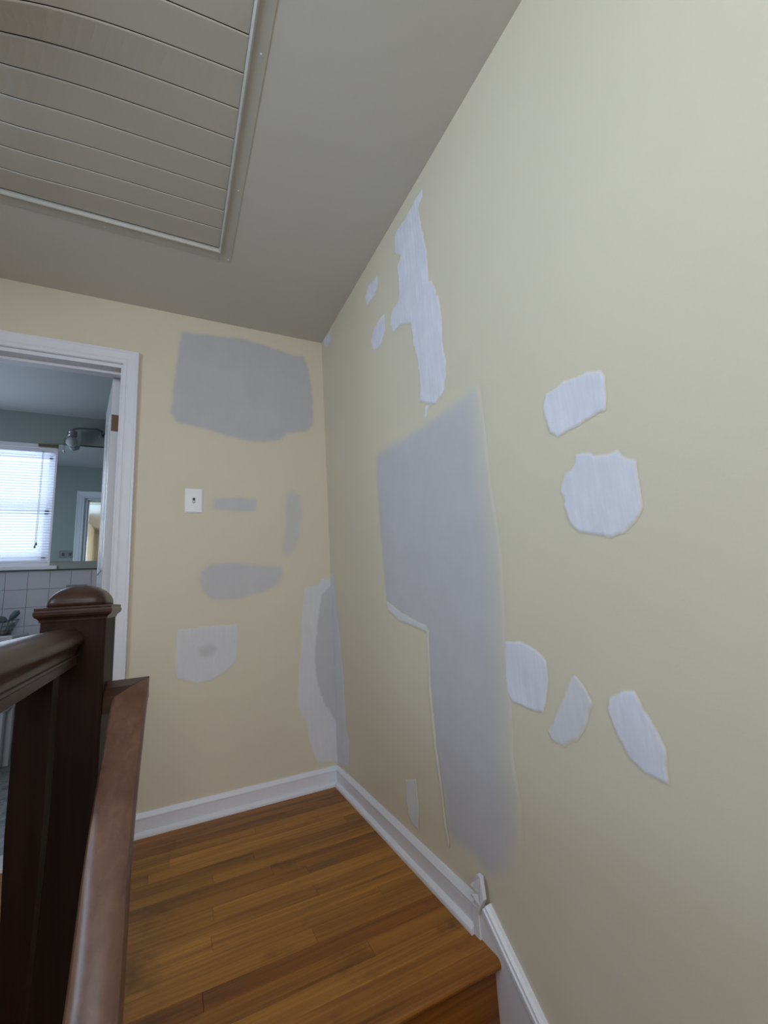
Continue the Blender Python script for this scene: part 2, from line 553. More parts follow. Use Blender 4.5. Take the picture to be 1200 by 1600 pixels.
p0 = Vector((0, -1.170, 0.070)); p1 = p0 + dirv * 4.0
cp = MB().sweep(cap_prof, [(p0, (-1, 0, 0), nrm), (p1, (-1, 0, 0), nrm)], True, True, False)
cp.build('cap_moulding', M['white'], skirt)
tip = MB()
tp = [(-1.175, 0.165), (-1.190, 0.166), (-1.196, 0.114), (-1.183, 0.094), (-1.165, 0.062), (-1.163, 0.098), (-1.138, 0.094), (-1.146, 0.106), (-1.171, 0.116), (-1.168, 0.125), (-1.152, 0.121), (-1.144, 0.126), (-1.158, 0.140), (-1.163, 0.153)]
n = len(tp)
vs = [(-0.014, y, z) for y, z in tp] + [(-0.026 - 0.003 * math.sin(3 * i), y, z) for i, (y, z) in enumerate(tp)]
tip.add(vs, [tuple(range(n)), tuple(range(n, 2 * n))[::-1]] + [(i, (i + 1) % n, n + (i + 1) % n, n + i) for i in range(n)])
tg = tip.build('chipped_caulk', M['white'], skirt)
tg['label'] = 'chipped white caulk tip'
bl = MB().box(-0.021, -0.0156, -1.160, -1.136, -0.01, 0.075, 0.001)
bl.build('end_block', M['white'], skirt)


# ------------------------------------------------------------------ filler and primer patches on the walls
def vnoise(u, v, s):
    u, v = u / s, v / s
    iu, iv = np.floor(u).astype(int), np.floor(v).astype(int)
    fu, fv = u - iu, v - iv
    fu, fv = fu * fu * (3 - 2 * fu), fv * fv * (3 - 2 * fv)

    def hsh(a, b):
        q = np.sin(a * 127.1 + b * 311.7) * 43758.5453
        return q - np.floor(q)
    return (hsh(iu, iv) * (1 - fu) + hsh(iu + 1, iv) * fu) * (1 - fv) + (hsh(iu, iv + 1) * (1 - fu) + hsh(iu + 1, iv + 1) * fu) * fv - 0.5


def patch(name, plane, pts, soft, m, cell=0.004, thick=0.0012, rag=0.004, lim=None, parent=None, label=None, base=0.0003, ragscale=0.02, cmax=1.0, soft2=None):
    """a thin skim over a wall: outline pts (u,z) on the plane, edge softness per outline point, cover tapering to 0 at the rim"""
    P = np.array(pts, float)
    if not hasattr(soft, '__len__'): soft = [soft] * len(P)
    S = np.array(soft, float)
    if lim:
        P[:, 0] = np.minimum(P[:, 0], lim)
    u0, v0 = P.min(0) - 2 * cell
    u1, v1 = P.max(0) + 2 * cell
    if lim is not None: u1 = min(u1, lim)
    us = np.arange(u0, u1 + 1e-9, cell); vs_ = np.arange(v0, v1 + cell, cell)
    if lim is not None and us[-1] < lim: us = np.append(us, lim)
    U, V = np.meshgrid(us, vs_)
    nx, ny = len(us), len(vs_)
    U, V = U.ravel(), V.ravel()
    jit = rag * (vnoise(U + 9, V + 5, ragscale) * 1.4 + vnoise(U, V, ragscale * 0.33) * 0.8)

    def cover(S):
        best = np.full(len(U), 9.0)
        inside = np.zeros(len(U), bool)
        near_s = near_d = None
        for i in range(len(P)):
            a, bq = P[i], P[(i + 1) % len(P)]
            sa = (S[i] + S[(i + 1) % len(P)]) / 2
            d = bq - a
            t = np.clip(((U - a[0]) * d[0] + (V - a[1]) * d[1]) / (d @ d + 1e-12), 0, 1)
            dist = np.hypot(U - a[0] - t * d[0], V - a[1] - t * d[1])
            if lim is not None and abs(a[0] - lim) < 0.012 and abs(bq[0] - lim) < 0.012: dist = dist + 9
            cond = ((a[1] > V) != (bq[1] > V))
            with np.errstate(divide='ignore', invalid='ignore'):
                xi = (bq[0] - a[0]) * (V - a[1]) / (bq[1] - a[1]) + a[0]
            inside ^= cond & (U < xi)
            best = np.minimum(best, dist / sa)
            if near_d is None: near_s = np.full(len(U), sa); near_d = dist.copy()
            upd = dist < near_d
            near_d = np.where(upd, dist, near_d); near_s = np.where(upd, sa, near_s)
        val = np.where(inside, best, -near_d / near_s) + jit / near_s + 0.15 * np.clip(0.02 / near_s, 0, 1)
        c = np.clip(val, 0, 1)
        return c * c * (3 - 2 * c) * cmax

    c = cover(S)
    c2 = cover(np.array(soft2, float)) if soft2 is not None else None
    off = base + thick * c * (1 + 0.3 * vnoise(U, V, 0.03))
    keep = c.reshape(ny, nx) > 0
    idx = np.arange(len(U)).reshape(ny, nx)
    q = keep[:-1, :-1] | keep[1:, :-1] | keep[:-1, 1:] | keep[1:, 1:]
    A, B_, C_, D_ = idx[:-1, :-1][q], idx[:-1, 1:][q], idx[1:, 1:][q], idx[1:, :-1][q]
    F = np.stack([A, B_, C_, D_], 1)
    used = np.unique(F)
    remap = np.zeros(len(U), int); remap[used] = np.arange(len(used))
    F = remap[F]
    if plane == 'back': co = np.stack([U, -off, V], 1)[used]
    else: co = np.stack([-off, U, V], 1)[used]; F = F[:, ::-1]
    me = bpy.data.meshes.new(name)
    me.from_pydata(co.tolist(), [], F.tolist())
    at = me.attributes.new('cover', 'FLOAT', 'POINT')
    at.data.foreach_set('value', c[used].astype(np.float32))
    if c2 is not None:
        at2 = me.attributes.new('cover2', 'FLOAT', 'POINT')
        at2.data.foreach_set('value', c2[used].astype(np.float32))
    me.polygons.foreach_set('use_smooth', [True] * len(me.polygons))
    me.materials.append(m)
    o = bpy.data.objects.new(name, me)
    COL.objects.link(o)
    o.parent = parent
    if label: o['label'] = label
    return o


PB = {
'primer_upper':[(-0.78, 2.344), (-0.719, 2.354), (-0.575, 2.364), (-0.457, 2.379), (-0.317, 2.358), (-0.188, 2.332), (-0.112, 2.335), (-0.08, 2.242), (-0.062, 2.083), (-0.06, 1.905), (-0.107, 1.856), (-0.218, 1.837), (-0.255, 1.788), (-0.359, 1.766), (-0.459, 1.767), (-0.556, 1.785), (-0.68, 1.814), (-0.783, 1.829), (-0.816, 1.883), (-0.809, 2.039), (-0.791, 2.185)],
'beside_switch':[(-0.615, 1.453), (-0.569, 1.465), (-0.476, 1.466), (-0.392, 1.459), (-0.386, 1.421), (-0.402, 1.383), (-0.492, 1.378), (-0.614, 1.388)],
'vertical':[(-0.249, 1.511), (-0.189, 1.525), (-0.144, 1.483), (-0.139, 1.393), (-0.161, 1.252), (-0.187, 1.176), (-0.24, 1.136), (-0.279, 1.177), (-0.261, 1.286), (-0.255, 1.39)],
'oval':[(-0.663, 1.096), (-0.612, 1.129), (-0.522, 1.136), (-0.398, 1.123), (-0.267, 1.106), (-0.245, 1.065), (-0.273, 1.0), (-0.368, 0.96), (-0.492, 0.933), (-0.61, 0.941), (-0.656, 0.986), (-0.677, 1.051)],
'square':[(-0.758, 0.822), (-0.637, 0.826), (-0.489, 0.825), (-0.486, 0.749), (-0.498, 0.646), (-0.536, 0.613), (-0.606, 0.576), (-0.675, 0.574), (-0.756, 0.611), (-0.765, 0.664), (-0.759, 0.748)],
'cornerB':[(-0.151, 0.984), (-0.073, 1.001), (-0.05, 1.031), (-0.0, 1.032), (-0.0, 0.097), (-0.111, 0.116), (-0.138, 0.189), (-0.16, 0.312), (-0.207, 0.396), (-0.198, 0.501), (-0.176, 0.718), (-0.164, 0.879)],
'cornerBin':[(-0.064, 0.939), (-0.0, 0.998), (-0.0, 0.28), (-0.067, 0.388), (-0.098, 0.487), (-0.111, 0.615), (-0.087, 0.807)],
}
PR = {
'corner':[(0.0, 1.05), (-0.060, 1.065), (-0.075, 0.901), (-0.116, 0.741), (-0.144, 0.527), (-0.146, 0.317), (-0.184, 0.228), (-0.163, 0.121), (-0.016, 0.09), (0.0, 0.09)],
'r1':[(-0.044, 2.441), (-0.159, 2.426), (-0.174, 2.364), (-0.093, 2.351), (-0.04, 2.402)],
'r2':[(-0.786, 2.313), (-0.792, 2.26), (-0.742, 2.242), (-0.664, 2.247), (-0.642, 2.302), (-0.691, 2.334)],
'r3':[(-0.827, 2.1), (-0.828, 2.021), (-0.773, 1.985), (-0.7, 1.989), (-0.674, 2.052), (-0.723, 2.102)],
'r4':[(-1.181, 2.376), (-1.176, 2.342), (-1.141, 2.324), (-1.153, 2.222), (-1.172, 2.139), (-1.169, 2.063), (-1.168, 1.998), (-1.183, 1.986), (-1.198, 1.95), (-1.202, 1.921), (-1.216, 1.906), (-1.219, 1.824), (-1.215, 1.728), (-1.221, 1.669), (-1.217, 1.615), (-1.194, 1.569), (-1.149, 1.549), (-1.11, 1.561), (-1.046, 1.598), (-1.061, 1.7), (-1.052, 1.761), (-1.035, 1.84), (-1.028, 1.924), (-0.992, 1.947), (-0.942, 1.967), (-0.891, 1.967), (-0.864, 2.022), (-0.888, 2.062), (-0.952, 2.074), (-0.965, 2.128), (-0.956, 2.216), (-0.993, 2.243), (-0.95, 2.292), (-0.961, 2.37), (-1.069, 2.368), (-1.124, 2.37)],
'r4drip':[(-1.077, 1.57), (-1.114, 1.559), (-1.091, 1.55), (-1.083, 1.525), (-1.07, 1.525)],
'r5':[(-1.372, 1.524), (-1.375, 1.42), (-1.375, 1.297), (-1.375, 1.212), (-1.381, 1.115), (-1.386, 1.02), (-1.369, 0.84), (-1.365, 0.786), (-1.362, 0.635), (-1.347, 0.479), (-1.357, 0.399), (-1.342, 0.282), (-1.331, 0.221), (-1.235, 0.149), (-1.146, 0.141), (-1.141, 0.161), (-1.004, 0.158), (-0.989, 0.202), (-0.984, 0.306), (-0.966, 0.438), (-0.96, 0.608), (-0.976, 0.794), (-0.793, 0.837), (-0.674, 0.896), (-0.662, 1.063), (-0.655, 1.284), (-0.651, 1.438), (-0.664, 1.535), (-0.741, 1.538), (-0.894, 1.53), (-1.083, 1.525), (-1.25, 1.526), (-1.324, 1.535)],
'r5w':[(-0.669, 0.901), (-0.708, 0.888), (-0.8, 0.852), (-0.894, 0.831), (-0.975, 0.811), (-0.976, 0.792), (-0.877, 0.81), (-0.765, 0.827), (-0.687, 0.863)],
'ridge':[(-0.972, 0.794), (-0.985, 0.795), (-0.973, 0.61), (-0.978, 0.441), (-0.995, 0.31), (-1.001, 0.206), (-1.015, 0.165), (-1.003, 0.152), (-0.989, 0.2), (-0.98, 0.305), (-0.962, 0.437), (-0.956, 0.607)],
'r6':[(-1.717, 1.371), (-1.751, 1.358), (-1.755, 1.339), (-1.748, 1.273), (-1.685, 1.268), (-1.62, 1.26), (-1.596, 1.277), (-1.588, 1.349), (-1.6, 1.373), (-1.656, 1.376)],
'r7':[(-1.659, 1.206), (-1.695, 1.197), (-1.707, 1.185), (-1.757, 1.181), (-1.771, 1.159), (-1.79, 1.15), (-1.788, 1.111), (-1.785, 1.061), (-1.77, 1.037), (-1.744, 1.021), (-1.71, 1.013), (-1.672, 1.025), (-1.631, 1.044), (-1.613, 1.073), (-1.612, 1.117), (-1.604, 1.133), (-1.621, 1.169), (-1.651, 1.182)],
'r8':[(-1.362, 0.786), (-1.422, 0.79), (-1.477, 0.773), (-1.501, 0.753), (-1.496, 0.698), (-1.471, 0.633), (-1.416, 0.635), (-1.365, 0.639), (-1.347, 0.661)],
'r9':[(-1.574, 0.734), (-1.597, 0.713), (-1.609, 0.681), (-1.591, 0.638), (-1.564, 0.603), (-1.519, 0.575), (-1.487, 0.579), (-1.48, 0.595), (-1.512, 0.645)],
'r10':[(-1.655, 0.698), (-1.683, 0.716), (-1.712, 0.721), (-1.723, 0.692), (-1.746, 0.654), (-1.755, 0.631), (-1.748, 0.573), (-1.732, 0.573), (-1.705, 0.574), (-1.681, 0.597), (-1.66, 0.627), (-1.645, 0.672)],
'r11':[(-0.743, 0.256), (-0.822, 0.284), (-0.831, 0.2), (-0.815, 0.12), (-0.774, 0.118), (-0.746, 0.148), (-0.735, 0.207)],
}
wbk, wrt = wall_back, wall_right
patch('primer_patch', 'back', PB['primer_upper'], 0.022, M['primer'], 0.006, 0.0008, 0.006, None, wbk, 'large grey primed patch above the light switch', ragscale=0.05)
patch('primer_patch', 'back', PB['beside_switch'], [0.03, 0.02, 0.02, 0.02, 0.02, 0.02, 0.02, 0.03], M['primer_lite'], 0.005, 0.0006, 0.003, None, wbk, 'small soft grey strip beside the light switch')
patch('primer_patch', 'back', PB['vertical'], 0.035, M['primer_lite'], 0.005, 0.0006, 0.004, None, wbk, 'faint upright grey smear near the corner', cmax=0.85)
patch('primer_patch', 'back', PB['oval'], 0.028, M['primer_lite'], 0.005, 0.0006, 0.004, None, wbk, 'grey oval patch below the light switch')
sqp = patch('filler_patch', 'back', PB['square'], 0.007, M['filler_grey'], 0.004, 0.0012, 0.003, None, wbk, 'white squarish filler patch with a darker centre spot')
cx_, cz_ = -0.625, 0.715
spot = [(cx_ + 0.052 * math.cos(a) * (1 + .12 * math.sin(3 * a)), cz_ + 0.045 * math.sin(a) * (1 + .1 * math.cos(2 * a))) for a in [2 * math.pi * k / 16 for k in range(16)]]
patch('damp_spot', 'back', spot, 0.03, M['spot'], 0.005, 0.0004, 0.003, None, sqp, 'darker round spot', base=0.0017)
cb = patch('filler_patch', 'back', PB['cornerB'], 0.012, M['filler_grey'], 0.004, 0.0012, 0.005, 0.0, wbk, 'tall white filler strip on the end wall side of the corner')
patch('sanded_area', 'back', PB['cornerBin'], 0.014, M['sanded'], 0.004, 0.0004, 0.004, 0.0, cb, 'grey sanded area in the corner strip', base=0.0017)
patch('filler_patch', 'right', PR['corner'], 0.012, M['filler_grey'], 0.004, 0.0012, 0.005, 0.0, wrt, 'tall white filler strip on the stair wall side of the corner')
for k, lab in (('r1', 'tiny white filler dab at the ceiling corner'), ('r2', 'small white filler dab nearest the ceiling edge'), ('r3', 'small white filler dab left of the tall streaky strip')):
    patch('filler_patch', 'right', PR[k], 0.008, M['filler'], 0.004, 0.0012, 0.005, None, wrt, lab)
patch('filler_patch', 'right', PR['r4'], 0.005, M['filler'], 0.004, 0.0018, 0.006, None, wrt, 'tall ragged white filler strip below the ceiling')
patch('filler_patch', 'right', PR['r4drip'], 0.005, M['filler'], 0.003, 0.0012, 0.003, None, wrt, 'thin white drip under the tall filler strip')
soft5 = []
for (u, v) in PR['r5']:
    if u < -1.3: soft5.append(0.11)
    elif v < 0.17: soft5.append(0.06)
    elif v > 1.5: soft5.append(0.06 if u < -0.7 else 0.02)
    else: soft5.append(0.010)
skim_soft = [0.012 if 0.38 < v < 1.45 else (0.04 if v > 1 else 0.05) for (u, v) in PR['r5']]
big = patch('primer_patch', 'right', PR['r5'], skim_soft, M['primer_big'], 0.006, 0.0012, 0.004, None, wrt, 'large tall grey primed area in the middle of the stair wall', ragscale=0.04, base=0.0004, soft2=soft5)
patch('filler_edge', 'right', PR['r5w'], 0.006, M['filler_grey'], 0.003, 0.0012, 0.003, None, big, 'white filler edge at the step of the grey area', base=0.0019)
patch('filler_edge', 'right', PR['ridge'], 0.006, M['ridge'], 0.003, 0.0012, 0.003, None, big, 'cream ridge down the left edge of the grey area', base=0.0019)
for k, lab in (('r6', 'white slanted rectangular filler patch, highest on the right'), ('r7', 'largest round white filler patch on the right'),
               ('r8', 'white filler patch touching the right edge of the grey area'), ('r9', 'white teardrop filler patch'),
               ('r10', 'white slanted elongated filler patch, lowest on the right'), ('r11', 'narrow white filler strip above the baseboard')):
    patch('filler_patch', 'right', PR[k], 0.005, M['filler' if k not in ('r9', 'r11') else 'filler_grey'], 0.003, 0.0015, 0.004, None, wrt, lab, base=0.0006)

# ------------------------------------------------------------------ attic fan shutter in the ceiling
sh = empty('attic_fan_shutter', ((SX0 + SX1) / 2, (SY0 + SY1) / 2, H))
tag(sh, 'beige louvred attic fan shutter with long sagging blades set in the ceiling', 'ceiling vent')
child(sh, 'attic_dark_sheet', M['darkvoid'], MB().box(SX0 + .001, SX1 - .001, SY0 + .001, SY1 - .001, H + 0.08, H + 0.099))  # near-black sheet standing in for the unlit attic above the blades
T = 0.043
trim = MB()
for (a0, a1, b0, b1) in ((SX1, SX1 + T + .005, SY0 - T, SY1 + .060), (SX0 - T, SX0, SY0 - T, SY1 + .060), (SX0, SX1, SY1, SY1 + .060), (SX0, SX1, SY0 - T, SY0)):
    trim.box(a0, a1, b0, b1, H - 0.0022, H + 0.004, 0.0015)
child(sh, 'flange', M['hatchtrim'], trim)


def bead(name, pA, pB, inward):
    prof = [(0.0135 * 0, -0.004), (0.002, -0.011), (0.006, -0.0135), (0.010, -0.011), (0.012, -0.004), (0.012, 0.03), (0, 0.03)]
    return child(sh, name, M['hatchtrim'], MB().sweep(prof, [(pA, inward, (0, 0, 1)), (pB, inward, (0, 0, 1))], True, True, False))


bead('inner_frame_bar', (SX1 + .006, SY0, H), (SX1 + .006, SY1 + .006, H), (-1, 0, 0))
bead('inner_frame_bar', (SX0 - .006, SY0, H), (SX0 - .006, SY1 + .006, H), (1, 0, 0))
bead('inner_frame_bar', (SX0, SY1 + .008, H), (SX1, SY1 + .008, H), (0, -1, 0))
bead('inner_frame_bar', (SX0, SY0 - .006, H), (SX1, SY0 - .006, H), (0, 1, 0))
edges = [-0.541, -0.646, -0.741, -0.837, -0.935, -1.038, -1.138, -1.241, -1.338, -1.435, -1.532, -1.629, -1.726, -1.798]
sag = {-0.541: 0, -0.646: .010, -0.741: .012, -0.837: .018, -0.935: .024, -1.038: .040, -1.138: .066, -1.241: .112, -1.338: .125}
bx0, bx1 = SX0 + 0.008, SX1 - 0.007
xc, hw = (bx0 + bx1) / 2, (bx1 - bx0) / 2


def sag_at(y, x):
    ks = sorted(sag)
    a = np.interp(y, ks, [sag[k] for k in ks])
    if y < -1.338: a = 0.125 * max(0.1, 1 - (-1.338 - y) / 0.35)
    t = max(0.0, 1 - abs(x - xc) / hw)
    if t > 0.85: t = 0.85 + 0.075 * (1 - (1 - (t - 0.85) / 0.15) ** 2)
    bmp = 0.45 * t + t ** 4
    return -a * bmp


for k in range(len(edges) - 1):
    yf, yn = edges[k], edges[k + 1]
    blade = MB()
    xs = np.linspace(bx0, bx1, 41)
    yfar = yf - 0.003
    # cross-section across the blade: far edge tucked up, near edge lowered with a small lip
    vs, fs = [], []
    for x in xs:
        zf, zn = sag_at(yf, x), sag_at(yn, x)
        ring = [(yfar, zf + 0.0015), (yn + 0.004, zn - 0.0012), (yn + 0.0015, zn - 0.0012), (yn, zn - 0.0004), (yn, zn + 0.0022), (yn + 0.002, zn + 0.0022), (yn + 0.004, zn + 0.0008), (yfar, zf + 0.0030)]
        vs += [(x, y, H + z) for y, z in ring]
    nr = 8
    for i in range(len(xs) - 1):
        for j in range(nr):
            j2 = (j + 1) % nr
            fs.append((i * nr + j, i * nr + j2, (i + 1) * nr + j2, (i + 1) * nr + j))
    fs.append(tuple(range(nr))); fs.append(tuple((len(xs) - 1) * nr + j for j in range(nr))[::-1])
    blade.add(vs, fs)
    child(sh, 'louver_blade', M['shutter'], blade)
for (x, y) in ((-0.600, -1.312), (-0.599, -0.855), (-0.592, -0.490), (-1.06, -0.490), (-1.6, -0.490), (-0.600, -1.76)):
    bm = bmesh.new()
    bmesh.ops.create_uvsphere(bm, u_segments=10, v_segments=6, radius=0.0035, matrix=Matrix.Translation((x, y, H - 0.0024)) @ Matrix.Diagonal((1, 1, .5, 1)))
    q = MB(); q.bm(bm, True)
    child(sh, 'screw', M['plastic'], q)

# ------------------------------------------------------------------ flush ceiling light above the stairs, behind the viewer
m, nt, b = mat('lit_diffuser')
b.inputs['Base Color'].default_value = (0.8, 0.8, 0.8, 1)
b.inputs['Emission Color'].default_value = (0.78, 0.90, 1.0, 1)
b.inputs['Emission Strength'].default_value = 28.0
M['lit'] = m
LX, LY = -1.02, -2.62
ck = empty('ceiling_light', (LX, LY, H))
tag(ck, 'round flush ceiling light above the stairs, behind the viewer', 'ceiling light')
child(ck, 'base', M['plastic'], MB().tube([(LX, LY, H - 0.0005), (LX, LY, H - 0.03), (LX, LY, H - 0.034)], [0.175, 0.175, 0.165], 40))
child(ck, 'diffuser', M['lit'], MB().tube([(LX, LY, H - 0.0345), (LX, LY, H - 0.048), (LX, LY, H - 0.062), (LX, LY, H - 0.070), (LX, LY, H - 0.073)], [0.160, 0.152, 0.120, 0.07, 0.01], 40))

# ------------------------------------------------------------------ light switch on the end wall
sw = empty('light_switch', (-0.695, 0, 1.435))
tag(sw, 'white light switch plate with one toggle on the yellow end wall', 'light switch')
bm = bmesh.new()
bmesh.ops.create_cube(bm, size=1)
for p in bm.verts: p.co = Vector((-0.695 + p.co.x * 0.081, -0.0035 + p.co.y * 0.007, 1.435 + p.co.z * 0.121))
bmesh.ops.bevel(bm, geom=[e for e in bm.edges if all(v.co.y < -0.005 for v in e.verts)], offset=0.004, segments=3, affect='EDGES')
q = MB(); q.bm(bm); child(sw, 'plate', M['plastic'], q)
child(sw, 'slot', M['black'], MB().box(-0.701, -0.689, -0.0078, -0.0065, 1.424, 1.449))
tgl = MB().add([(-0.6995, -0.007, 1.427), (-0.6905, -0.007, 1.427), (-0.6905, -0.007, 1.437), (-0.6995, -0.007, 1.437),
                (-0.6985, -0.017, 1.424), (-0.6915, -0.017, 1.424), (-0.6915, -0.017, 1.430), (-0.6985, -0.017, 1.430)],
               [(0, 3, 2, 1), (4, 5, 6, 7), (0, 1, 5, 4), (1, 2, 6, 5), (2, 3, 7, 6), (3, 0, 4, 7)])
child(sw, 'toggle', M['plastic'], tgl)
for dz in (0.034, -0.034):
    bm = bmesh.new(); bmesh.ops.create_cone(bm, cap_ends=True, segments=10, radius1=.003, radius2=.003, depth=.0012, matrix=Matrix.Translation((-0.695, -0.0074, 1.435 + dz)) @ Matrix.Rotation(math.pi / 2, 4, 'X'))
    q = MB(); q.bm(bm); child(sw, 'screw', M['plastic'], q)

# ------------------------------------------------------------------ door casing, jamb and door
cs_prof = [(0.0, 0.0), (0.0, 0.012), (0.004, 0.016), (0.016, 0.017), (0.020, 0.0145), (0.026, 0.018), (0.046, 0.020), (0.054, 0.021), (0.060, 0.024), (0.067, 0.024), (0.070, 0.020), (0.070, 0.0)]
CI = DX1 + 0.006
CT = DZ + 0.006
cas = MB()
# right leg, mitred corner, head, left leg : profile 'a' goes outward from the opening, 'b' out of the wall
fr = [((CI, 0, 0.0), (1, 0, 0), (0, -1, 0)), ((CI, 0, CT), (1, 0, 1), (0, -1, 0)), ((DX0 - 0.01, 0, CT), (-1, 0, 1), (0, -1, 0)), ((DX0 - 0.01, 0, 0), (-1, 0, 0), (0, -1, 0))]
cas.sweep(cs_prof, fr, True, True, False)
trim1 = struct('trim_1', M['white'], cas, 'white moulded casing around the bathroom doorway', 'trim')
jb = MB()
jb.box(DX1, DX1 + 0.012, -0.002, WT + 0.002, 0, DZ + 0.004, 0.001).box(DX0 - 0.012, DX0 + 0.012, -0.002, WT + 0.002, 0, DZ + .004, 0.001).box(DX0, DX1, -0.002, WT + .002, DZ - 0.012, DZ + 0.012, 0.001)
jb.box(DX0, DX1, 0.050, 0.085, DZ - 0.024, DZ - 0.010, 0.001).box(DX1 - 0.004, DX1 + 0.001, 0.050, 0.085, 0, DZ - .012, 0.0005).box(DX0 + .01, DX0 + 0.022, 0.050, 0.085, 0, DZ - .012, 0.001)
jb.build('jamb', M['white'], trim1)
# bathroom-side casing
cas2 = MB()
fr2 = [((CI, WT, 0.0), (1, 0, 0), (0, 1, 0)), ((CI, WT, CT), (1, 0, 1), (0, 1, 0)), ((DX0 - 0.01, WT, CT), (-1, 0, 1), (0, 1, 0)), ((DX0 - 0.01, WT, 0), (-1, 0, 0), (0, 1, 0))]
cas2.sweep(cs_prof, fr2, True, True, False)
cas2.build('casing_bathroom_side', M['whitedoor'], trim1)

door = empty('door_1', (-1.0395, 0.122, 0))
ang = math.radians(9.5)
door.rotation_euler = (0, 0, ang)
tag(door, 'white bathroom door standing open into the bathroom', 'door', None, 'structure')
lf = MB().box(-0.036, 0.0, 0.0, 0.505, 0.012, 2.085, 0.0015)
leaf = lf.build('leaf', M['whitedoor'], door)
for s in (-1, 1):
    for (z0, z1) in ((0.22, 0.95), (1.12, 1.93)):
        pz = MB()
        xx = -0.036 - 0.004 if s < 0 else 0.0
        pz.box(xx, xx + 0.004, 0.09, 0.10, z0, z1).box(xx, xx + .004, 0.405, 0.415, z0, z1).box(xx, xx + .004, .09, .415, z0, z0 + .01).box(xx, xx + .004, .09, .415, z1 - .01, z1)
        pz.build('panel_moulding', M['whitedoor'], leaf)
for z in (1.845, 0.25):
    hg = MB().box(-0.034, 0.001, -0.0022, 0.0005, z - 0.043, z + 0.043, 0.006 * 0 + 0.0008)
    hg.tube([(0.003, -0.004, z - 0.045), (0.003, -0.004, z + 0.045)], 0.005, 10)
    h = hg.build('hinge', M['brass'], door)
    h['label'] = 'aged brass hinge'
kn = MB()
for s in (-1, 1):
    kn.tube([(-0.018 + s * 0.018, 0.455, 0.98), (-0.018 + s * 0.04, 0.455, 0.98), (-0.018 + s * 0.05, 0.455, 0.98), (-0.018 + s * 0.066, 0.455, 0.98), (-0.018 + s * 0.072, 0.455, 0.98)], [0.012, 0.012, 0.025, 0.025, 0.012], 14)
kn.build('knob', M['brass'], door)
struct('door_threshold', M['porcelain'], MB().box(DX0 + .012, DX1 - .012, -0.005, WT + 0.005, -0.012, 0.012, 0.004), 'pale stone threshold in the bathroom doorway', 'threshold')

# ------------------------------------------------------------------ newel post, level guard rail with balusters
nx0, nx1, ny0, ny1 = -1.003, -0.901, -1.290, -1.120
nw = empty('newel_post', ((nx0 + nx1) / 2, (ny0 + ny1) / 2, -0.3))
tag(nw, 'dark stained square newel post with a domed cap at the head of the stairs', 'newel post')
child(nw, 'shaft', M['darkwood_z'], MB().box(nx0, nx1, ny0, ny1, -0.35, 0.923, 0.004))


def rect_rings(profile, closed_top=False):
    mb = MB()
    vs, fs = [], []
    for o, z in profile:
        vs += [(nx0 - o, ny0 - o, z), (nx1 + o, ny0 - o, z), (nx1 + o, ny1 + o, z), (nx0 - o, ny1 + o, z)]
    for k in range(len(profile) - 1):
        for i in range(4):
            fs.append((4 * k + i, 4 * k + (i + 1) % 4, 4 * k + 4 + (i + 1) % 4, 4 * k + 4 + i))
    fs.append((3, 2, 1, 0)); e = 4 * (len(profile) - 1); fs.append((e, e + 1, e + 2, e + 3))
    mb.add(vs, fs)
    return mb


capm = child(nw, 'cap_moulding', M['darkwood_y'], rect_rings([(-0.002, 0.917), (0.0015, 0.917), (0.002, 0.921), (0.0045, 0.924), (0.0075, 0.926), (0.0095, 0.930), (0.0098, 0.935), (0.008, 0.938), (0.0085, 0.940), (0.0085, 0.943), (-0.01, 0.944)]))
dm = MB()
cxn, cyn = (nx0 + nx1) / 2, (ny0 + ny1) / 2
A0, B0 = 0.049, 0.080
vs, fs = [], []
NS, NR = 48, 10
for j in range(NR + 1):
    ph = j / NR * math.pi / 2
    rad = math.cos(ph) ** 0.9 if j < NR else 0.0
    zz = 0.943 + 0.004 + 0.038 * math.sin(ph) ** 1.05 if j else 0.943
    for i in range(NS):
        t = 2 * math.pi * i / NS
        ex = 2.0 / (2.0 + 5.0 * rad)       # squarish at the base, rounder at the crown
        sx = math.copysign(abs(math.cos(t)) ** ex, math.cos(t)); sy = math.copysign(abs(math.sin(t)) ** ex, math.sin(t))
        vs.append((cxn + A0 * rad * sx, cyn + B0 * rad * sy, zz))
for j in range(NR):
    for i in range(NS):
        i2 = (i + 1) % NS
        fs.append((j * NS + i, j * NS + i2, (j + 1) * NS + i2, (j + 1) * NS + i))
fs.append(tuple(range(NS))[::-1])
dm.add(vs, fs, True)
child(nw, 'dome', M['darkwood_y'], dm)

gr = empty('guard_rail', (-0.967, -2.3, 0))
tag(gr, 'dark level guard rail running from the newel post along the stairwell', 'railing')
RXC = -0.967
half = [(0.0, 0.9035), (0.012, 0.9025), (0.022, 0.899), (0.030, 0.892), (0.0335, 0.885), (0.033, 0.879), (0.029, 0.874), (0.0235, 0.868), (0.022, 0.862), (0.0235, 0.858), (0.026, 0.8565), (0.0262, 0.853), (0.024, 0.851), (0.024, 0.838)]
prof = [(a, z) for a, z in half] + [(-a, z) for a, z in half[::-1][:-1]]
rl = MB().sweep(prof, [((RXC, ny0 - 0.0005, 0), (1, 0, 0), (0, 0, 1)), ((RXC, -2.6, 0), (1, 0, 0), (0, 0, 1)), ((RXC, YR, 0), (1, 0, 0), (0, 0, 1))])
o = child(gr, 'handrail', M['darkwood_y'], rl); smooth_by_angle(o, 35)
bal_y = [-1.440 - 0.31 * k for k in range(10)]
bpts = [(0.021, 0.0), (0.021, 0.20), (0.0165, 0.215), (0.010, 0.25), (0.0125, 0.36), (0.0165, 0.48), (0.0195, 0.58), (0.021, 0.64), (0.021, 0.837)]
bmesh_data = None
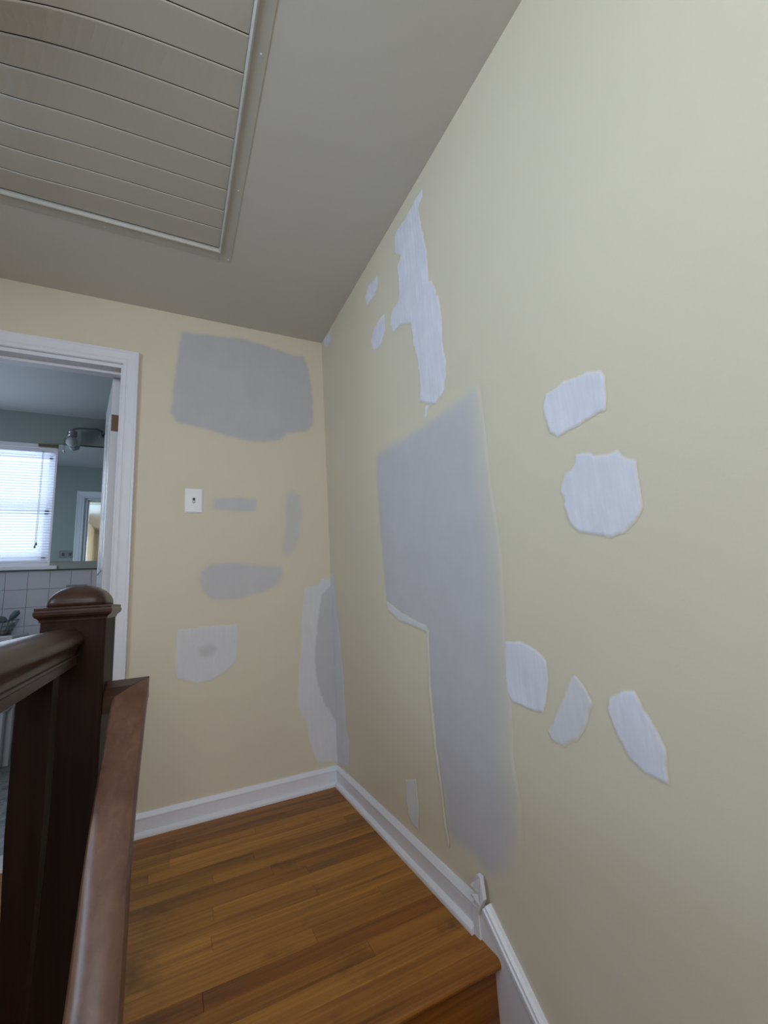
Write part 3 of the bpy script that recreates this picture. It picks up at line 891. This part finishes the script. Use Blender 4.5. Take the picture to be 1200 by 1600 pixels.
for y in bal_y:
    if bmesh_data is None:
        mb = MB()
        vs, fs = [], []
        for a, z in bpts:
            vs += [(-a, -a, z), (a, -a, z), (a, a, z), (-a, a, z)]
        for k in range(len(bpts) - 1):
            for i in range(4): fs.append((4 * k + i, 4 * k + (i + 1) % 4, 4 * k + 4 + (i + 1) % 4, 4 * k + 4 + i))
        fs.append((3, 2, 1, 0)); e = 4 * (len(bpts) - 1); fs.append((e, e + 1, e + 2, e + 3))
        mb.add(vs, fs)
        o = mb.build('baluster', M['darkwood_z'], gr)
        bmesh_data = o.data
    else:
        o = bpy.data.objects.new('baluster', bmesh_data); COL.objects.link(o); o.parent = gr
    o.location = (RXC - gr.location.x, y - gr.location.y, 0)

# ------------------------------------------------------------------ sloping stair handrail with its mitred return
hr = empty('stair_handrail', (-0.857, -1.26, 0.70))
tag(hr, 'worn brown stair handrail sloping down from a short return on the newel post', 'handrail')
RW, RH = 0.0290, 0.046
def rail_profile(k):
    c = 0.0006 + 0.0110 * k            # flat at the mitre, rounder further down
    e = 0.003 + 0.006 * k
    top = []
    for j in range(17):
        a = -1 + 2 * j / 16
        p = 6.0 - 3.4 * k              # superellipse: boxy at the top, bread-loaf further down
        top.append((RW * a, -e + (e + c) * (1 - abs(a) ** p) ** (1 / p)))
    return [(-RW, -0.030)] + top + [(RW, -0.030), (RW * 0.7, -0.040), (-RW * 0.7, -0.040)]


yb = -1.225
path = [(yb, 0.792), (-1.255, 0.783), (-1.283, 0.768), (-1.32, 0.740)]
while path[-1][0] > -3.9:
    y, z = path[-1]
    path.append((y - 0.04, z - 0.04 * SL))
fr = []
for i, (y, z) in enumerate(path):
    a = path[max(i - 1, 0)]; c = path[min(i + 1, len(path) - 1)]
    t = Vector((0, c[0] - a[0], c[1] - a[1])).normalized()
    nn = Vector((0, -t.z, t.y)); nn = nn if nn.z > 0 else -nn
    if i == 0: nn = Vector((0, 0.0, 1.0))
    drift = float(np.interp(-y, [1.25, 1.42, 1.50, 1.60, 1.75], [0, -0.006, -0.007, -0.004, -0.003]))
    fr.append((Vector((-0.8555 + drift, y, z)), Vector((1, 0, 0)), nn))
hb = MB()
vs, fs = [], []
for i, (oo, A, B) in enumerate(fr):
    k = min(1.0, max(0.0, (i - 2) / 7.0))
    pf = rail_profile(k)
    for a, bq in pf: vs.append(oo + A * a + B * bq)
n = len(pf)
for i in range(len(fr) - 1):
    for j in range(n): fs.append((i * n + j, i * n + (j + 1) % n, (i + 1) * n + (j + 1) % n, (i + 1) * n + j))
fs.append(tuple(range(n))); fs.append(tuple((len(fr) - 1) * n + j for j in range(n))[::-1])
hb.add(vs, fs, True)
o = child(hr, 'rail', M['wornwood'], hb); smooth_by_angle(o, 28)
# return towards the newel, mitred into the rail
rt = MB()
xa, xm0, xm1 = -0.9005, -0.8845, -0.8265
yf_ = yb - 0.057
top = [(xa, yb, 0.7931), (xm1, yb, 0.7931), (xm0 + 0.0290, yb - 0.030, 0.7843), (xm0, yf_, 0.7695), (xa, yf_, 0.7695), (xa, yb - 0.030, 0.7843)]
bot = [(x, y, 0.752 if y > yb - 0.01 else (0.744 if y > yf_ + 0.01 else 0.742)) for x, y, z in top]
n = 6
rt.add(top + bot, [(0, 1, 2, 5), (5, 2, 3, 4), (6, 11, 8, 7), (11, 10, 9, 8)] + [(i, (i + 1) % n, n + (i + 1) % n, n + i) for i in range(n)])
o = child(hr, 'return_block', M['returnwood'], rt)

# ------------------------------------------------------------------ bathroom shell
BX0, BX1 = -2.45, -0.55
WX0, WX1, WZ0, WZ1 = -2.36, -1.592, 1.290, 2.165
bw = MB()
bw.box(BX0, WX0, BY, BY + 0.15, 0, H).box(WX1, BX1, BY, BY + 0.15, 0, H).box(WX0, WX1, BY, BY + .15, 0, WZ0).box(WX0, WX1, BY, BY + .15, WZ1, H)
bath_far = struct('wall_bathroom_far', M['sage'], bw, 'sage green bathroom wall with the window seen through the doorway')
struct('wall_bathroom_right', M['sage'], MB().box(BX1, BX1 + 0.1, WT, BY + .15, 0, H), 'sage green bathroom side wall behind the open door')
bl_ = MB()
bl_.box(BX0 - 0.1, BX0, WT, 0.60, 0, H).box(BX0 - 0.1, BX0, 1.30, BY + .15, 0, H).box(BX0 - 0.1, BX0, 0.60, 1.30, 0, 1.25).box(BX0 - 0.1, BX0, 0.60, 1.30, 2.15, H)
struct('wall_bathroom_left', M['sage'], bl_, 'sage green bathroom side wall out of view on the left')
bi = MB()
bi.box(BX0, DX0 - 0.0, WT, WT + 0.006, 0, H).box(DX1, BX1, WT, WT + 0.006, 0, H).box(DX0, DX1, WT, WT + .006, DZ, H)
struct('wall_bathroom_near', M['sage'], bi, 'sage green bathroom side of the doorway wall, seen in the mirror')
struct('ceiling_bathroom', M['bathceiling'], MB().box(BX0 - .1, BX1 + .1, WT, BY + .15, H, H + 0.1), 'grey-white bathroom ceiling')
struct('floor_bathroom', M['bathfloor'], MB().box(BX0, BX1, WT, BY, -0.14, 0.0), 'mottled grey bathroom floor')

# wall tiles up to 1.235 m, each its own piece
wtile = struct('wall_tile_backing', M['grout'], MB().box(BX0, BX1, BY - 0.004, BY - 0.0002, 0.0, 1.238), 'grouted wainscot of large white glazed wall tiles in the bathroom', 'wainscot')
TS = 0.1265
tmb = None
x = -1.065
ntx = 11
for i in range(ntx):
    for j in range(9):
        zt = 1.235 - j * TS
        xt = x - i * TS
        if tmb is None:
            o = MB().box(-TS + 0.0012, -0.0012, -0.006, 0, -TS + 0.0012, -0.0012, 0.0015).build('tile', M['tile'], wtile)
            tmb = o.data
        else:
            o = bpy.data.objects.new('tile', tmb); COL.objects.link(o); o.parent = wtile
        o.location = (xt, BY - 0.0035, zt)

# bathroom window
wf = MB()
for (a0, a1, c0, c1) in ((WX0, WX0 + .03, WZ0, WZ1), (WX1 - .03, WX1, WZ0, WZ1), (WX0, WX1, WZ0, WZ0 + .03), (WX0, WX1, WZ1 - .03, WZ1)):
    wf.box(a0, a1, BY + 0.06, BY + 0.13, c0, c1, 0.002)
wf.box(WX0 - 0.03, WX0 + .002, BY - 0.006, BY + 0.06, WZ0, WZ1 + .03, 0.002).box(WX1 - .002, WX1 + 0.014, BY - 0.006, BY + .06, WZ0, WZ1 + .03, 0.002).box(WX0 - .03, WX1 + .014, BY - .006, BY + .06, WZ1 - .002, WZ1 + .03, 0.002)
win = struct('window_1', M['white'], wf, 'white bathroom sash window glowing behind venetian blinds', 'window')
child(win, 'window_sill', M['white'], MB().box(WX0 - 0.06, WX1 + 0.062, BY - 0.040, BY + 0.07, WZ0 - 0.045, WZ0 - 0.018, 0.004).box(WX0 - 0.02, WX1 + 0.012, BY - 0.010, BY + 0.07, WZ0 - 0.018, WZ0 + 0.004, 0.002))
for (c0, c1, yy) in ((WZ0 + .03, 1.70, BY + .085), (1.685, WZ1 - .03, BY + .11)):
    s = MB()
    t = 0.032
    s.box(WX0 + .03, WX0 + .03 + t, yy, yy + .02, c0, c1).box(WX1 - .03 - t, WX1 - .03, yy, yy + .02, c0, c1).box(WX0 + .03, WX1 - .03, yy, yy + .02, c0, c0 + t).box(WX0 + .03, WX1 - .03, yy, yy + .02, c1 - t, c1)
    so = child(win, 'sash', M['white'], s)
    child(so, 'pane', M['pane'], MB().box(WX0 + .03 + t, WX1 - .03 - t, yy + .008, yy + .012, c0 + t, c1 - t))

w4 = MB()  # unseen window frame added around the bathroom fill light
for (a0, a1, c0, c1) in ((0.60, 0.64, 1.25, 2.15), (1.26, 1.30, 1.25, 2.15), (0.60, 1.30, 1.25, 1.29), (0.60, 1.30, 2.11, 2.15), (0.60, 1.30, 1.68, 1.72)):
    w4.box(BX0 - 0.07, BX0 - 0.02, a0, a1, c0, c1, 0.003)
w4o = struct('window_4_added', M['white'], w4, 'white sash window added for fill light in the left bathroom wall, out of view', 'window')
for (c0, c1) in ((1.29, 1.68), (1.72, 2.11)):
    MB().box(BX0 - 0.047, BX0 - 0.043, 0.64, 1.26, c0, c1).build('pane', M['pane'], w4o)

# venetian blind
vb = empty('venetian_blind', ((WX0 + WX1) / 2, BY + 0.03, WZ1))
tag(vb, 'white venetian blind lowered over the bathroom window', 'blind')
child(vb, 'headrail', M['white'], MB().box(WX0 + .004, WX1 - .004, BY + 0.012, BY + 0.045, WZ1 - 0.028, WZ1 - 0.002, 0.002))
SP = 0.0205
ns = int((WZ1 - 0.035 - WZ0 - 0.03) / SP) + 1
smesh = None
for k in range(ns):
    z = WZ1 - 0.040 - SP * k
    if smesh is None:
        tl_ = math.radians(38)
        vs, fs = [], []
        for xq in (WX0 + .006, WX1 - .006):
            for j in range(5):
                s_ = (j / 4 - .5) * 0.024
                crown = 0.0016 * (1 - (2 * j / 4 - 1) ** 2)
                vs.append((xq - (WX0 + WX1) / 2, s_ * math.cos(tl_) - crown * math.sin(tl_), s_ * math.sin(tl_) + crown * math.cos(tl_)))
        for j in range(4): fs.append((j, j + 1, 5 + j + 1, 5 + j))
        o = MB().add(vs, fs, True).build('slat', M['slat'], vb)
        smesh = o.data
    else:
        o = bpy.data.objects.new('slat', smesh); COL.objects.link(o); o.parent = vb
    o.location = (0, 0.0, z - WZ1)
child(vb, 'bottom_rail', M['white'], MB().box(WX0 + .006, WX1 - .006, BY + 0.02, BY + 0.042, WZ0 + 0.010, WZ0 + 0.026, 0.002))
child(vb, 'lift_cord', M['bottle'], MB().tube([(-1.672, BY + .008, WZ1 - .02), (-1.672, BY + .006, 1.45)], 0.0014, 6).tube([(-1.678, BY + .008, WZ1 - .02), (-1.679, BY + .006, 1.43)], 0.0014, 6))
for (xx, zz) in ((-1.672, 1.435), (-1.679, 1.415)):
    child(vb, 'tassel', M['wire'], MB().tube([(xx, BY + .006, zz + .014), (xx, BY + .006, zz + .006), (xx, BY + .006, zz - .010)], [.002, .005, .0065], 8))
rod = MB().box(-1.70, -1.578, BY - 0.034, BY - 0.012, WZ1 + 0.002, WZ1 + 0.022, 0.003)
o = rod.build('curtain_rod_bracket', M['olive'])
tag(o, 'short olive-brown rod end above the right corner of the bathroom window', 'bracket')

# mirrored medicine cabinet
mc = empty('medicine_cabinet', (-1.435, BY, 1.72))
tag(mc, 'mirrored medicine cabinet beside the bathroom window', 'cabinet')
mx0, mx1, mz0, mz1 = -1.577, -1.235, 1.245, 2.192
child(mc, 'body', M['sage'], MB().box(mx0, mx1, BY - 0.030, BY - 0.0065, mz0, mz1, 0.002))
child(mc, 'mirror', M['mirror'], MB().box(mx0 + .002, mx1 - .002, BY - 0.034, BY - 0.0302, 1.300, mz1 - 0.002))

# light fixture over the mirror
lf_ = empty('vanity_light', (-1.38, BY, 2.26))
tag(lf_, 'metal wall light with a frosted shade above the bathroom mirror', 'wall light')
child(lf_, 'backplate', M['sage'], MB().box(-1.445, -1.16, BY - 0.022, BY - 0.0002, 2.205, 2.318, 0.004))
child(lf_, 'arm', M['wire'], MB().tube([(-1.30, BY - .02, 2.29), (-1.30, BY - .07, 2.312), (-1.33, BY - .085, 2.322), (-1.45, BY - .085, 2.318), (-1.482, BY - .085, 2.305), (-1.485, BY - .085, 2.29)], 0.008, 8))
child(lf_, 'arm', M['wire'], MB().tube([(-1.305, BY - .02, 2.30), (-1.285, BY - .06, 2.30), (-1.275, BY - .085, 2.265), (-1.315, BY - .09, 2.262)], 0.007, 8))
so = child(lf_, 'socket', M['chrome'], MB().tube([(-1.487, BY - .085, z) for z in (2.298, 2.290, 2.285, 2.272, 2.269, 2.256, 2.252, 2.240)], [.012, .026, .031, .031, .027, .033, .033, .028], 16))
child(lf_, 'bulb', M['frost'], MB().tube([(-1.487, BY - .085, z) for z in (2.242, 2.228, 2.210, 2.190, 2.172, 2.164)], [.018, .028, .036, .036, .022, .006], 18))
child(lf_, 'pull_chain', M['wire'], MB().tube([(-1.54, BY - .05, 2.235), (-1.54, BY - .05, 2.150)], 0.0012, 6))
child(lf_, 'pull_knob', M['plastic'], MB().tube([(-1.54, BY - .05, z) for z in (2.152, 2.146, 2.136, 2.130)], [.002, .0065, .0065, .002], 8))
child(lf_, 'chain_arm', M['chrome'], MB().tube([(-1.487, BY - .085, 2.262), (-1.52, BY - .06, 2.245), (-1.54, BY - .05, 2.236)], 0.003, 6))

# double switch plate on the near bathroom wall, seen in the mirror
sp = empty('outlet_plate', (-1.735, WT + 0.006, 1.51))
tag(sp, 'pale double outlet plate reflected in the bathroom mirror', 'outlet')
child(sp, 'plate', M['bin'], MB().box(-1.800, -1.670, WT + .006, WT + .012, 1.475, 1.55, 0.002))
for xx in (-1.765, -1.705):
    child(sp, 'socket_hole', M['black'], MB().box(xx - .012, xx + .012, WT + .0115, WT + .0135, 1.495, 1.525, 0.001))

# ceramic soap dish on the tiles
sd = empty('soap_dish', (-1.405, BY - 0.0095, 1.10))
tag(sd, 'grey ceramic soap dish on the bathroom tiles behind the newel cap', 'soap dish')
child(sd, 'plate', M['bin'], MB().box(-1.470, -1.343, BY - 0.020, BY - 0.0098, 1.03, 1.128, 0.004))
child(sd, 'tray', M['bin'], MB().box(-1.462, -1.351, BY - 0.075, BY - 0.018, 1.035, 1.047, 0.004).box(-1.462, -1.351, BY - 0.078, BY - 0.070, 1.035, 1.060, 0.003))

# washstand with a lower shelf
ws = empty('washstand', (-1.99, 1.44, 0))
tag(ws, 'white washstand with a lower shelf under the bathroom window', 'washstand')
child(ws, 'top', M['porcelain'], MB().box(-2.34, -1.665, 1.26, 1.625, 0.775, 0.810, 0.006))
child(ws, 'shelf', M['porcelain'], MB().box(-2.31, -1.685, 1.285, 1.615, 0.350, 0.385, 0.003))
child(ws, 'apron', M['porcelain'], MB().box(-2.30, -1.70, 1.290, 1.305, 0.70, 0.775, 0.002))
for (xx, yy) in ((-1.705, 1.495), (-1.705, 1.31), (-2.29, 1.495), (-2.29, 1.31)):
    child(ws, 'leg', M['porcelain'], MB().box(xx - .021, xx + .021, yy - .021, yy + .021, 0.0, 0.775, 0.003))
o = MB().box(-2.10, -1.745, 1.34, 1.58, 0.001, 0.27, 0.01).box(-2.11, -1.735, 1.33, 1.59, 0.245, 0.272, 0.005).build('storage_box', M['bin'])
tag(o, 'grey storage box on the floor under the washstand', 'box')

# wire basket with toiletries on the washstand
bk = empty('wire_basket', (-1.81, 1.43, 0.811))
tag(bk, 'grey wire basket on the washstand', 'basket')
bx_, by_ = -1.81, 1.43
wr_ = MB()


def ringpts(sx, sy, z):
    return [(bx_ + sx * math.copysign(abs(math.cos(t)) ** .5, math.cos(t)), by_ + sy * math.copysign(abs(math.sin(t)) ** .5, math.sin(t)), z) for t in [2 * math.pi * k / 24 for k in range(25)]]


for (q, z) in ((0.085, 0.815), (0.095, 0.84), (0.105, 0.868), (0.118, 0.905)):
    wr_.tube(ringpts(q, q * .8, z), 0.0028 if z < .9 else 0.004, 6)
for k in range(16):
    t = 2 * math.pi * k / 16
    c_, s_ = math.copysign(abs(math.cos(t)) ** .5, math.cos(t)), math.copysign(abs(math.sin(t)) ** .5, math.sin(t))
    wr_.tube([(bx_ + .085 * c_, by_ + .068 * s_, .815), (bx_ + .118 * c_, by_ + .0944 * s_, .905)], 0.002, 6)
child(bk, 'wire_frame', M['wire'], wr_)
lin = MB()
vs, fs = [], []
for (q, z) in ((0.080, 0.819), (0.098, 0.868), (0.105, 0.89)):
    vs += ringpts(q, q * .8, z)[:-1]
for k in range(2):
    for i in range(24): fs.append((24 * k + i, 24 * k + (i + 1) % 24, 24 * k + 24 + (i + 1) % 24, 24 * k + 24 + i))
fs.append(tuple(range(24)))
lin.add(vs, fs, True)
child(bk, 'liner', M['bottle'], lin)
o = empty('toiletry_bottle', (-1.83, 1.42, 0.82))
tag(o, 'pale toiletry bottle standing in the wire basket', 'bottle')
child(o, 'bottle_body', M['bottle'], MB().tube([(-1.83, 1.42, z) for z in (.822, .826, .90, .915, .925)], [.02, .024, .024, .018, .010], 16))
child(o, 'cap', M['wire'], MB().tube([(-1.83, 1.42, z) for z in (.9245, .945, .948)], [.011, .011, .008], 12))
o = empty('hair_brush', (-1.74, 1.42, 0.83))
tag(o, 'dark teal hair brush leaning out of the wire basket', 'brush')
o1 = MB().tube([(-1.775, 1.42, .835), (-1.745, 1.42, .880), (-1.722, 1.42, .912)], [.007, .008, .009], 10)
child(o, 'handle', M['cloth'], o1)
o2 = MB().tube([(-1.723, 1.42, .911), (-1.712, 1.42, .926), (-1.692, 1.42, .953), (-1.684, 1.42, .964)], [.010, .020, .020, .008], 12)
child(o, 'head', M['cloth'], o2)
o = MB()
o.tube([(-1.90, 1.45, .885), (-1.88, 1.45, .905), (-1.83, 1.46, .915), (-1.77, 1.455, .905), (-1.745, 1.45, .885)], [.016, .026, .028, .026, .014], 12)
tag(o.build('washcloth', M['cloth']), 'rolled teal-grey washcloth lying in the wire basket', 'washcloth')
